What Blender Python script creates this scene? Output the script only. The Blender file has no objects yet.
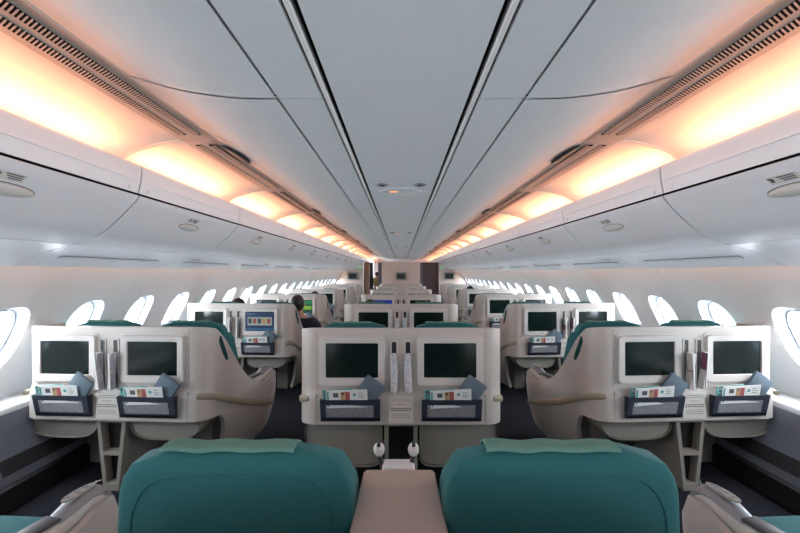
import bpy, bmesh, math, random
from mathutils import Vector, Matrix
random.seed(7)
sc = bpy.context.scene
COL = sc.collection
PI = math.pi

# ------------------------------------------------------------------ camera, world, lights
CZ = 1.52
cam_d = bpy.data.cameras.new('camera'); cam = bpy.data.objects.new('camera', cam_d); COL.objects.link(cam)
cam.location = (0, 0, CZ); cam.rotation_euler = (PI/2, 0, 0)
cam_d.sensor_width = 36; cam_d.lens = 36*360/800; cam_d.clip_start = .02; cam_d.clip_end = 100
cam_d.shift_y = 6/800; cam_d.shift_x = -1/800
sc.camera = cam
WORLD_STRENGTH = 1.35
WINDOW_W = 21.0
COVE_W = 4.2
LEDGE_W = 1.5
w = bpy.data.worlds.new('daylight'); sc.world = w; w.use_nodes = True
bg = w.node_tree.nodes['Background']; bg.inputs[0].default_value = (.86, .94, 1, 1); bg.inputs[1].default_value = WORLD_STRENGTH
sc.view_settings.view_transform = 'Standard'; sc.view_settings.look = 'None'
sc.view_settings.exposure = 0.0; sc.view_settings.gamma = 1; sc.view_settings.use_curve_mapping = False
sc.cycles.use_denoising = True
sc.cycles.max_bounces = 10; sc.cycles.diffuse_bounces = 6; sc.cycles.transparent_max_bounces = 12
sc.cycles.sample_clamp_indirect = 6
sc.cycles.caustics_reflective = False; sc.cycles.caustics_refractive = False

def area(name, loc, direction, sx, sy, power, color, up='Y'):
    key = (name, sx, sy, power)
    ld = area.cache.get(key)
    if ld is None:
        ld = bpy.data.lights.new(name, 'AREA'); ld.shape = 'RECTANGLE'; ld.size = sx; ld.size_y = sy
        ld.energy = power; ld.color = color; area.cache[key] = ld
    o = bpy.data.objects.new(name, ld); COL.objects.link(o); o.location = loc
    z = -Vector(direction).normalized(); x = Vector((0, 1, 0)) if up == 'X' else z.cross(Vector((0, 1, 0))).normalized()
    y_ = z.cross(x).normalized(); x = y_.cross(z)
    o.rotation_euler = Matrix((x, y_, z)).transposed().to_euler()
    return o
area.cache = {}

BAY0 = -1.725; BAY = 1.27; NB = 13           # overhead bin bays
BEND = BAY0 + NB*BAY                          # 14.785: forward partition
BACKY = BAY0                                  # cabin modelled from here forward
ENDY = 21.2
WIN0 = -1.36; WP = .635

# ------------------------------------------------------------------ materials
def mat(name, col, rough=.5, metal=0, noise=0, nscale=60, bump=0, bscale=400, emit=None, es=1, spec=.5, coat=0, sheen=0):
    m = bpy.data.materials.new(name); m.use_nodes = True
    nt = m.node_tree; b = nt.nodes['Principled BSDF']
    b.inputs['Base Color'].default_value = (*col, 1); b.inputs['Roughness'].default_value = rough
    b.inputs['Metallic'].default_value = metal; b.inputs['Specular IOR Level'].default_value = spec
    if coat: b.inputs['Coat Weight'].default_value = coat; b.inputs['Coat Roughness'].default_value = .15
    if sheen: b.inputs['Sheen Weight'].default_value = sheen
    if emit: b.inputs['Emission Color'].default_value = (*emit, 1); b.inputs['Emission Strength'].default_value = es
    tc = nt.nodes.new('ShaderNodeTexCoord')
    if noise:
        n = nt.nodes.new('ShaderNodeTexNoise'); n.inputs['Scale'].default_value = nscale; n.inputs['Detail'].default_value = 4
        nt.links.new(tc.outputs['Object'], n.inputs['Vector'])
        r = nt.nodes.new('ShaderNodeMapRange'); r.inputs['From Min'].default_value = .25; r.inputs['From Max'].default_value = .75
        r.inputs['To Min'].default_value = 1-noise; r.inputs['To Max'].default_value = 1+noise
        nt.links.new(n.outputs['Fac'], r.inputs['Value'])
        mx = nt.nodes.new('ShaderNodeVectorMath'); mx.operation = 'SCALE'; mx.inputs[0].default_value = col
        nt.links.new(r.outputs[0], mx.inputs['Scale']); nt.links.new(mx.outputs[0], b.inputs['Base Color'])
    if bump:
        n2 = nt.nodes.new('ShaderNodeTexNoise'); n2.inputs['Scale'].default_value = bscale; n2.inputs['Detail'].default_value = 2
        nt.links.new(tc.outputs['Object'], n2.inputs['Vector'])
        bp = nt.nodes.new('ShaderNodeBump'); bp.inputs['Strength'].default_value = bump; bp.inputs['Distance'].default_value = .002
        nt.links.new(n2.outputs['Fac'], bp.inputs['Height']); nt.links.new(bp.outputs[0], b.inputs['Normal'])
    return m
M = {}
M['ceil'] = mat('ceiling_paint', (.66, .69, .71), .45, noise=.02, nscale=8)
M['ceil_side'] = mat('ceiling_side_paint', (.66, .69, .71), .45, noise=.02, nscale=8)
M['bin'] = mat('bin_plastic', (.81, .83, .87), .32, noise=.015, nscale=5)
M['binlow'] = mat('service_panel_plastic', (.80, .82, .86), .28)
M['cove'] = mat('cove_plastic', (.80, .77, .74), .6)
M['val'] = mat('valance_plastic', (.64, .53, .47), .5)  # base colour carries some of the peach glow of the cove lamps
M['gap'] = mat('dark_gap', (.006, .006, .008), .8, spec=.05)
M['rail'] = mat('metal_rail', (.75, .77, .8), .25, metal=.8)
M['wall'] = mat('sidewall_plastic', (.74, .75, .77), .5, noise=.02, nscale=6)
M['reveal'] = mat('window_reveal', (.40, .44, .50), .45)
M['ledge'] = mat('ledge_plastic', (.66, .68, .70), .4)
M['dado'] = mat('dado_panel', (.17, .19, .245), .5, noise=.06, nscale=30)
M['grille'] = mat('grille_dark', (.03, .03, .035), .5)
M['carpet'] = mat('carpet', (.013, .014, .019), .95, noise=.35, nscale=260, bump=.6, bscale=700, spec=.1)
M['shell'] = mat('shell_plastic', (.50, .47, .445), .42, noise=.04, nscale=350)
M['shelldark'] = mat('shell_seam', (.20, .19, .175), .6)
M['frame'] = mat('screen_frame', (.60, .58, .56), .35)
M['olive'] = mat('footwell_plastic', (.22, .215, .19), .55, noise=.04, nscale=200)
M['cab'] = mat('cabinet_plastic', (.27, .255, .23), .5, noise=.03, nscale=200)
M['black'] = mat('black_plastic', (.012, .012, .014), .45)
M['screen'] = mat('screen_off', (.006, .013, .012), .14, spec=.4)
M['bumper'] = mat('bumper_rubber', (.33, .29, .215), .5)
M['teal'] = mat('teal_fabric', (.024, .138, .152), .9, noise=.16, nscale=330, bump=.5, bscale=500, spec=.2, sheen=.08)
M['tealdark'] = mat('teal_cloth_painted_shade', (.008, .05, .052), .9, spec=.2)
M['cover'] = mat('cover_fabric', (.12, .27, .235), .9, noise=.15, nscale=260, bump=.4, bscale=500, spec=.2)
M['leather'] = mat('arm_leather', (.04, .042, .05), .45)
M['silver'] = mat('silver_plastic', (.26, .27, .30), .35, metal=.3)
M['chrome'] = mat('chrome', (.8, .8, .82), .18, metal=1)
M['tablem'] = mat('table_laminate', (.40, .345, .315), .5, noise=.06, nscale=500)
M['navy'] = mat('pocket_trim', (.022, .03, .052), .6)
M['net'] = mat('pocket_net', (.23, .235, .25), .7, noise=.2, nscale=40)
M['pouch'] = mat('pouch_fabric', (.11, .155, .20), .8, noise=.1, nscale=200)
M['paper'] = mat('paper_white', (.75, .77, .76), .6)
M['tealp'] = mat('paper_teal', (.10, .36, .34), .6)
M['ink'] = mat('ink', (.10, .10, .11), .7)
M['red'] = mat('print_red', (.40, .10, .09), .6)
M['tan'] = mat('print_tan', (.50, .33, .17), .6)
M['mag'] = mat('magazine_cover', (.17, .05, .10), .4)
M['bag'] = mat('wrapped_plastic', (.50, .51, .55), .25, noise=.35, nscale=40, bump=1, bscale=60)
M['placard'] = mat('placard', (.62, .60, .57), .5)
M['bulk'] = mat('partition_laminate', (.55, .46, .41), .55, noise=.03, nscale=20)
M['curtain'] = mat('curtain_purple', (.13, .10, .11), .9)
M['curtaing'] = mat('curtain_grey', (.17, .17, .20), .9)
M['wood'] = mat('wood_brown', (.22, .14, .09), .6, noise=.2, nscale=15)
M['handle'] = mat('latch_plastic', (.62, .61, .59), .35)
M['sticker'] = mat('sticker', (.66, .66, .62), .5)
M['amber'] = mat('amber_indicator', (.8, .35, .15), .5, emit=(1, .38, .15), es=.9)
M['green'] = mat('green_sign', (.1, .6, .3), .5, emit=(.1, .8, .35), es=.6)
M['white'] = mat('white_plastic', (.75, .75, .75), .35)
M['skin'] = mat('skin', (.52, .31, .22), .6)
M['hair'] = mat('hair', (.012, .010, .010), .6)
M['hairbrown'] = mat('hair_brown', (.05, .022, .015), .6)
M['navycloth'] = mat('navy_cloth', (.012, .018, .04), .85)
M['darkcloth'] = mat('dark_cloth', (.02, .02, .025), .85)
M['yellowcloth'] = mat('yellow_green_cloth', (.33, .36, .12), .85, noise=.3, nscale=40)
M['galley'] = mat('galley_white', (.80, .81, .82), .5)
def emis(name, col, es):
    es *= .6
    return mat(name, (.01, .01, .01), .3, emit=col, es=es)
M['s_blue'] = emis('screen_menu_blue', (.008, .035, .12), 1.0)
M['s_bluehi'] = emis('screen_menu_light_blue', (.04, .15, .3), 1.0)
M['s_pale'] = emis('screen_menu_pale', (.42, .47, .45), 1.0)
M['s_dark'] = emis('screen_menu_dark', (.03, .04, .05), 1.0)
M['s_red'] = emis('screen_menu_red', (.4, .08, .05), 1.0)
M['s_orange'] = emis('screen_menu_orange', (.6, .35, .08), 1.0)
M['s_green'] = emis('screen_film_green', (.02, .30, .12), 1.0)
M['s_greend'] = emis('screen_film_dark_green', (.006, .08, .05), 1.0)
M['s_yell'] = emis('screen_film_yellow', (.35, .65, .05), 1.0)
M['s_vblue'] = emis('screen_film_blue', (.01, .03, .45), 1.0)
# clear pane: mostly clear with a faint reflection
g = bpy.data.materials.new('window_glass'); g.use_nodes = True; nt = g.node_tree; nt.nodes.clear()
o_ = nt.nodes.new('ShaderNodeOutputMaterial'); mx = nt.nodes.new('ShaderNodeMixShader'); t_ = nt.nodes.new('ShaderNodeBsdfTransparent'); gl = nt.nodes.new('ShaderNodeBsdfGlossy')
gl.inputs['Roughness'].default_value = .05; mx.inputs[0].default_value = .05; t_.inputs[0].default_value = (.96, .98, 1, 1)
nt.links.new(t_.outputs[0], mx.inputs[1]); nt.links.new(gl.outputs[0], mx.inputs[2]); nt.links.new(mx.outputs[0], o_.inputs[0])
M['glass'] = g

# ------------------------------------------------------------------ helpers
class G:
    def __init__(s): s.v = []; s.f = []; s.m = []
    def add(s, vs, fs, mi=0, T=None):
        n = len(s.v)
        for p in vs:
            p = Vector(p); s.v.append(T @ p if T is not None else p)
        for f in fs: s.f.append([n+i for i in f]); s.m.append(mi)
        return s
    def box(s, x0, x1, y0, y1, z0, z1, mi=0, T=None):
        return s.add([(x0,y0,z0),(x1,y0,z0),(x1,y1,z0),(x0,y1,z0),(x0,y0,z1),(x1,y0,z1),(x1,y1,z1),(x0,y1,z1)],
              [(0,3,2,1),(4,5,6,7),(0,1,5,4),(1,2,6,5),(2,3,7,6),(3,0,4,7)], mi, T)
    def prism(s, poly, a, b, axis='y', mi=0, T=None):
        def P(p, t): return {'y': (p[0], t, p[1]), 'x': (t, p[0], p[1]), 'z': (p[0], p[1], t)}[axis]
        n = len(poly); vs = [P(p, a) for p in poly]+[P(p, b) for p in poly]
        fs = [tuple(range(n)), tuple(range(2*n-1, n-1, -1))]+[(i, n+i, n+(i+1) % n, (i+1) % n) for i in range(n)]
        return s.add(vs, fs, mi, T)
    def grid(s, fn, nu, nv, mi=0, T=None):
        vs = [fn(i/nu, j/nv) for i in range(nu+1) for j in range(nv+1)]
        fs = [(i*(nv+1)+j, (i+1)*(nv+1)+j, (i+1)*(nv+1)+j+1, i*(nv+1)+j+1) for i in range(nu) for j in range(nv)]
        return s.add(vs, fs, mi, T)
    def tube(s, path, r, n=10, mi=0, sq=(1, 1), T=None):
        path = [Vector(p) for p in path]; rs = r if isinstance(r, (list, tuple)) else [r]*len(path)
        vs = []; up = Vector((0, 0, 1))
        for i, p in enumerate(path):
            d = (path[min(i+1, len(path)-1)]-path[max(i-1, 0)]).normalized()
            u = up if abs(d.dot(up)) < .95 else Vector((0, 1, 0))
            a = d.cross(u).normalized(); b = a.cross(d).normalized()
            for k in range(n):
                t = 2*PI*k/n; vs.append(p+a*math.cos(t)*rs[i]*sq[0]+b*math.sin(t)*rs[i]*sq[1])
        fs = [(i*n+k, i*n+(k+1) % n, (i+1)*n+(k+1) % n, (i+1)*n+k) for i in range(len(path)-1) for k in range(n)]
        fs += [tuple(range(n-1, -1, -1)), tuple((len(path)-1)*n+k for k in range(n))]
        return s.add(vs, fs, mi, T)
    def ball(s, c, rx, ry, rz, n=12, mi=0, T=None):
        vs = []; c = Vector(c)
        for i in range(1, n):
            a = PI*i/n
            for k in range(2*n):
                b = PI*k/n; vs.append(c+Vector((rx*math.sin(a)*math.cos(b), ry*math.sin(a)*math.sin(b), rz*math.cos(a))))
        m = 2*n; fs = [(i*m+k, (i+1)*m+k, (i+1)*m+(k+1) % m, i*m+(k+1) % m) for i in range(n-2) for k in range(m)]
        vs += [c+Vector((0, 0, rz)), c-Vector((0, 0, rz))]; t = len(vs)-2
        fs += [(t, k, (k+1) % m) for k in range(m)]+[(t+1, (n-2)*m+(k+1) % m, (n-2)*m+k) for k in range(m)]
        return s.add(vs, fs, mi, T)
    def mesh(s, name, mats, bevel=0, seg=2, solid=0, ang=38, sub=0):
        bm = bmesh.new(); vv = [bm.verts.new(p) for p in s.v]
        for f, m in zip(s.f, s.m):
            try: q = bm.faces.new([vv[i] for i in f]); q.material_index = m
            except ValueError: pass
        bmesh.ops.remove_doubles(bm, verts=bm.verts, dist=1e-5)
        bmesh.ops.recalc_face_normals(bm, faces=bm.faces)
        if solid:
            bmesh.ops.solidify(bm, geom=bm.faces[:], thickness=solid); bmesh.ops.recalc_face_normals(bm, faces=bm.faces)
        if sub:
            bmesh.ops.subdivide_edges(bm, edges=bm.edges[:], cuts=sub, use_grid_fill=True, smooth=1.0)
        if bevel:
            ed = [e for e in bm.edges if len(e.link_faces) == 2 and e.calc_face_angle(0) > .5]
            bmesh.ops.bevel(bm, geom=ed, offset=bevel, segments=seg, profile=.5, affect='EDGES', clamp_overlap=True)
        for e in bm.edges:
            e.smooth = not (len(e.link_faces) == 2 and e.calc_face_angle(0) > math.radians(ang))
        for f in bm.faces: f.smooth = True
        me = bpy.data.meshes.new(name); bm.to_mesh(me); bm.free()
        for m in (mats if isinstance(mats, (list, tuple)) else [mats]): me.materials.append(M[m])
        return me
    def build(s, name, mats, parent=None, loc=None, rot=None, **k): return put(name, s.mesh(name, mats, **k), parent, loc, rot)
def put(name, me, parent=None, loc=None, rot=None):
    o = bpy.data.objects.new(name, me); COL.objects.link(o)
    if parent: o.parent = parent
    if loc: o.location = loc
    if rot: o.rotation_euler = rot
    return o
CACHE = {}
def cached(key, fn):
    if key not in CACHE: CACHE[key] = fn()
    return CACHE[key]
def thing(name, label, cat, loc=(0, 0, 0), rz=0, group=None):
    o = bpy.data.objects.new(name, None); COL.objects.link(o); o.location = loc; o.rotation_euler = (0, 0, rz)
    o.empty_display_size = .1; return tag(o, label, cat, group)
def tag(o, label, cat, group=None):
    o['label'] = label; o['category'] = cat
    if group: o['group'] = group
    return o
def struct(o): o['kind'] = 'structure'; return o
def rr(w_, h, r, cx=0, cz=0, n=5):
    pts = []
    for sx, sz, a0 in ((1, 1, 0), (-1, 1, 90), (-1, -1, 180), (1, -1, 270)):
        for k in range(n+1):
            a = math.radians(a0+90*k/n); pts.append((cx+sx*(w_/2-r)+r*math.cos(a), cz+sz*(h/2-r)+r*math.sin(a)))
    return pts
def ell(w_, h, cx=0, cz=0, n=28, p=2.0):
    out = []
    for k in range(n):
        a = 2*PI*k/n; c, s_ = math.cos(a), math.sin(a)
        out.append((cx+w_/2*math.copysign(abs(c)**(2/p), c), cz+h/2*math.copysign(abs(s_)**(2/p), s_)))
    return out
def lerp(tab, t):
    if t <= tab[0][0]: return tab[0][1]
    for (a, b), (c, d) in zip(tab, tab[1:]):
        if t <= c: return b+(d-b)*(t-a)/(c-a)
    return tab[-1][1]
def smooth_poly(pts, n=4):
    """Catmull-Rom through 2D points"""
    P = [Vector((*p, 0)) for p in pts]; P = [2*P[0]-P[1]]+P+[2*P[-1]-P[-2]]; out = []
    for i in range(1, len(P)-2):
        for k in range(n):
            t = k/n; a, b, c, d = P[i-1:i+3]
            q = .5*((2*b)+(c-a)*t+(2*a-5*b+4*c-d)*t*t+(3*b-a-3*c+d)*t**3); out.append((q.x, q.y))
    out.append(tuple(pts[-1])); return out

# ------------------------------------------------------------------ structure: floor, ceiling, walls
SIDES = ((-1, 'left'), (1, 'right'))
struct(G().box(-2.75, 2.75, BACKY, ENDY+.1, -.04, 0).build('floor', 'carpet'))

RING0 = 1.385-2.32; RP = 2.32
cprof = smooth_poly([(.479, .668), (.64, .672), (.81, .694), (.927, .721), (1.045, .757)], 4)
gc = G(); gs = {-1: G(), 1: G()}; gb = G()
y = RING0-RP
while y < ENDY:
    y0 = max(y+.006, BACKY); y1 = min(y+RP-.006, ENDY)
    gc.box(-.256, .256, max(y+.0008, BACKY), min(y+RP-.0008, ENDY), CZ+.671, CZ+.685)
    for s in (-1, 1):
        gs[s].box(*sorted((s*.302, s*.470)), y0, y1, CZ+.668, CZ+.682)
        gs[s].grid(lambda u, v, s=s, y0=y0, y1=y1: (s*cprof[min(int(u*(len(cprof)-1)+.5), len(cprof)-1)][0], y0+v*(y1-y0), CZ+cprof[min(int(u*(len(cprof)-1)+.5), len(cprof)-1)][1]), len(cprof)-1, 1)
        gs[s].grid(lambda u, v, s=s, y0=y0, y1=y1: (s*cprof[min(int(u*(len(cprof)-1)+.5), len(cprof)-1)][0], y0+v*(y1-y0), CZ+.014+cprof[min(int(u*(len(cprof)-1)+.5), len(cprof)-1)][1]), len(cprof)-1, 1)
        # outer and end closers so the panel edge has thickness
        gs[s].box(*sorted((s*1.043, s*1.052)), y0, y1, CZ+.755, CZ+.775)
    y += RP
struct(gc.build('ceiling', 'ceil'))
for s, n in SIDES: struct(gs[s].build('ceiling', 'ceil_side'))
gb.box(-.6, .6, BACKY, ENDY, CZ+.705, CZ+.715)
for s in (-1, 1):
    gb.grid(lambda u, v, s=s: (s*(.55+.53*u), BACKY+v*(ENDY-BACKY), CZ+lerp([(0, .705), (.5, .745), (1, .80)], u)), 6, 1)
    gb.box(*sorted((s*1.06, s*1.9)), BACKY, ENDY, CZ+.86, CZ+.88)
struct(gb.build('ceiling', 'gap'))
gr = G()
for s in (-1, 1):
    gr.box(*sorted((s*.276, s*.291)), BACKY, ENDY, CZ+.664, CZ+.70)
struct(gr.build('trim_1', 'white', bevel=.002))

WPROF = smooth_poly([(2.28, .10), (2.385, .02), (2.526, -.153), (2.65, -.33), (2.76, -.55), (2.84, -.75), (2.88, -.91)], 6)
WL = [0]
for a, b in zip(WPROF, WPROF[1:]): WL.append(WL[-1]+math.dist(a, b))
WT = WL[-1]
def wpt(l):
    """arc length -> (x, z, nx, nz) with normal into the cabin"""
    l = max(0, min(WT-1e-6, l))
    for i in range(len(WL)-1):
        if l <= WL[i+1]:
            t = (l-WL[i])/(WL[i+1]-WL[i]); a, b = WPROF[i], WPROF[i+1]
            dx, dz = b[0]-a[0], b[1]-a[1]; L = math.hypot(dx, dz)
            return a[0]+dx*t, a[1]+dz*t, dz/L, -dx/L
def arc_at_z(z):
    for i in range(len(WL)-1):
        if WPROF[i][1] >= z >= WPROF[i+1][1]:
            return WL[i]+(WL[i+1]-WL[i])*(WPROF[i][1]-z)/(WPROF[i][1]-WPROF[i+1][1])
lt, lb = arc_at_z(-.235), arc_at_z(-.70); lc = (lt+lb)/2; HH = (lb-lt)/2; HW = .163
NR = 32
def w3(s, yy, l, depth=0):
    x, z, nx, nz = wpt(l)
    return (s*(x-nx*depth), yy, CZ+z-nz*depth)     # depth > 0 = outwards
nwin = int((BEND-WIN0)/WP)+1
for s, sn in SIDES:
    g = G()
    for k in range(nwin):
        yc = 2.42+WP*(k-6); ya, yb = yc-WP/2, yc+WP/2
        # plain strips above and below the window cell
        c0, c1 = lt-.06, lb+.06
        g.grid(lambda u, v: w3(s, ya+(yb-ya)*v, c0*u), 10, 2)
        g.grid(lambda u, v: w3(s, ya+(yb-ya)*v, c1+(WT-c1)*u), 6, 2)
        # cell with the rounded hole
        hole = []; outer = []
        for j in range(NR):
            a = 2*PI*j/NR; c, n_ = math.cos(a), math.sin(a)
            hole.append((yc+HW*math.copysign(abs(c)**(2/2.6), c), lc+HH*math.copysign(abs(n_)**(2/2.6), n_)))
            q = max(abs(c)/(WP/2), abs(n_)/((c1-c0)/2)); outer.append((yc+c/q, (c0+c1)/2+n_/q))
        def ringpt(t, j): 
            j %= NR; return (hole[j][0]*(1-t)+outer[j][0]*t, hole[j][1]*(1-t)+outer[j][1]*t)
        g.grid(lambda u, v: w3(s, *ringpt(u, round(v*NR))), 4, NR)
        for cy in (-1, 1):      # cell corners
            for cl, ll in ((-1, c0), (1, c1)):
                best = [j for j in range(NR) if (outer[j][0]-yc)*cy > 0 and (outer[j][1]-lc)*cl > 0]
                cor = (yc+cy*WP/2, ll)
                for j in best:
                    j2 = (j+1) % NR
                    if j2 in best or True:
                        p, q = outer[j], outer[j2]
                        if abs(abs(p[0]-yc)-WP/2) < 1e-6 and abs(q[1]-ll) < 1e-6 or abs(abs(q[0]-yc)-WP/2) < 1e-6 and abs(p[1]-ll) < 1e-6:
                            g.add([w3(s, *p), w3(s, *q), w3(s, *cor)], [(0, 1, 2)])
        # window: funnel, trim ring, pane
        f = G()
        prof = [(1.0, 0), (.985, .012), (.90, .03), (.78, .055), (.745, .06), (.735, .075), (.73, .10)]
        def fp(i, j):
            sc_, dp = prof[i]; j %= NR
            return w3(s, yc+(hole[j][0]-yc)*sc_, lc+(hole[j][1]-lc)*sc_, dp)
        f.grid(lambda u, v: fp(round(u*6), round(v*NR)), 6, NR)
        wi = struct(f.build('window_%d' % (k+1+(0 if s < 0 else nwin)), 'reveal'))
        r = G(); r.tube([w3(s, yc+(hole[j % NR][0]-yc)*.755, lc+(hole[j % NR][1]-lc)*.755, .058) for j in range(NR+1)], .004, 6)
        r.build('window_frame', 'silver', wi)
        p = G(); p.add([w3(s, yc+(hole[j][0]-yc)*.735, lc+(hole[j][1]-lc)*.735, .088) for j in range(NR)], [tuple(range(NR))])
        p.build('pane', 'glass', wi)
        x, z, nx, nz = wpt(lc)
        area('window_daylight', w3(s, yc, lc, .12), (s*nx, 0, nz), .30, .44, WINDOW_W, (.92, .96, 1), 'X')
    yend = 2.42+WP*(nwin-1-6)+WP/2
    g.grid(lambda u, v: w3(s, yend+(ENDY-yend)*v, WT*u), 20, 2)
    y00 = 2.42-6*WP-WP/2
    struct(g.build('wall_'+sn, 'wall'))
    # panel joint ribs every two windows
    sm = G()
    for k in range(-3, 13):
        yy = 3.35+BAY*(k-2)
        if yy > BEND-.1: continue
        sm.tube([w3(s, yy, WT*t/24, .0015) for t in range(25)], .0042, 6)
    struct(sm.build('trim_%d' % (2 if s < 0 else 3), 'ledge'))
    # ledge and dado
    d = G(); prof = [(2.90, .612), (2.70, .612), (2.672, .603), (2.66, .585), (2.66, .555)]
    d.grid(lambda u, v: (s*prof[round(u*4)][0], BACKY+v*(BEND-BACKY), prof[round(u*4)][1]), 4, 1)
    struct(d.build('trim_%d' % (4 if s < 0 else 5), 'ledge', solid=.004))
    d = G(); prof2 = [(2.655, .57), (2.645, .50), (2.60, .34), (2.545, .19), (2.535, .145), (2.50, .135), (2.50, 0)]
    d.grid(lambda u, v: (s*prof2[round(u*6)][0], BACKY+v*(BEND-BACKY), prof2[round(u*6)][1]), 6, 1)
    for i in range(len(d.m)): d.m[i] = 1 if i >= 4 else 0
    bo = struct(d.build('baseboard_'+sn, ['dado', 'black'], solid=.006, ang=20))
    for k in range(8):
        q = G(); yy = 2.30+1.27*(k-1)*.75
        q.prism([(yy, .205), (yy+.56, .205), (yy+.56, .30), (yy, .30)], 0, 1, 'x')
        vs = []
        g2 = G()
        g2.grid(lambda u, v: (s*(lerp([(.19, 2.545), (.34, 2.60)], .205+.095*u)-.008), yy+.56*v, .205+.095*u), 2, 2)
        g2.build('air_grille', 'grille', bo, solid=.004)
        g3 = G()
        for t in range(3):
            zz = .225+.022*t; xx = lerp([(.19, 2.545), (.34, 2.60)], zz)-.011
            g3.box(*sorted((s*xx, s*(xx+.004))), yy+.01, yy+.55, zz, zz+.004)
        g3.build('grille_slat', 'black', bo)
    area('sidewall_lamp', (s*2.262, (BACKY+BEND)/2, CZ+.068), (s*.55, 0, -1), BEND-BACKY, .014, 10*LEDGE_W, (1, .50, .26), 'X')

# ------------------------------------------------------------------ valance, cove, bins
bprof_lip = smooth_poly([(1.62, .605), (1.54, .622), (1.508, .618), (1.50, .60), (1.505, .535), (1.52, .458)], 3)
bprof_door = smooth_poly([(1.5215, .446), (1.552, .405), (1.65, .307), (1.757, .222), (1.888, .172)], 5)
psu_prof = smooth_poly([(1.900, .160), (2.0, .135), (2.10, .100), (2.19, .060), (2.240, .038), (2.248, .05)], 3)
cove_prof = smooth_poly([(1.268, .772), (1.45, .775), (1.58, .745), (1.66, .69), (1.695, .60)], 4)
def strip(g, s, prof, y0, y1, mi=0, ny=1, dx=0, dz=0):
    n = len(prof)-1
    g.grid(lambda u, v: (s*(prof[round(u*n)][0]+dx), y0+(y1-y0)*v, CZ+prof[round(u*n)][1]+dz), n, ny, mi)
ORD = ['nearest', 'second', 'third', 'fourth', 'fifth', 'sixth', 'seventh', 'eighth', 'ninth', 'tenth', 'eleventh', 'twelfth', 'thirteenth', 'fourteenth']
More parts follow.
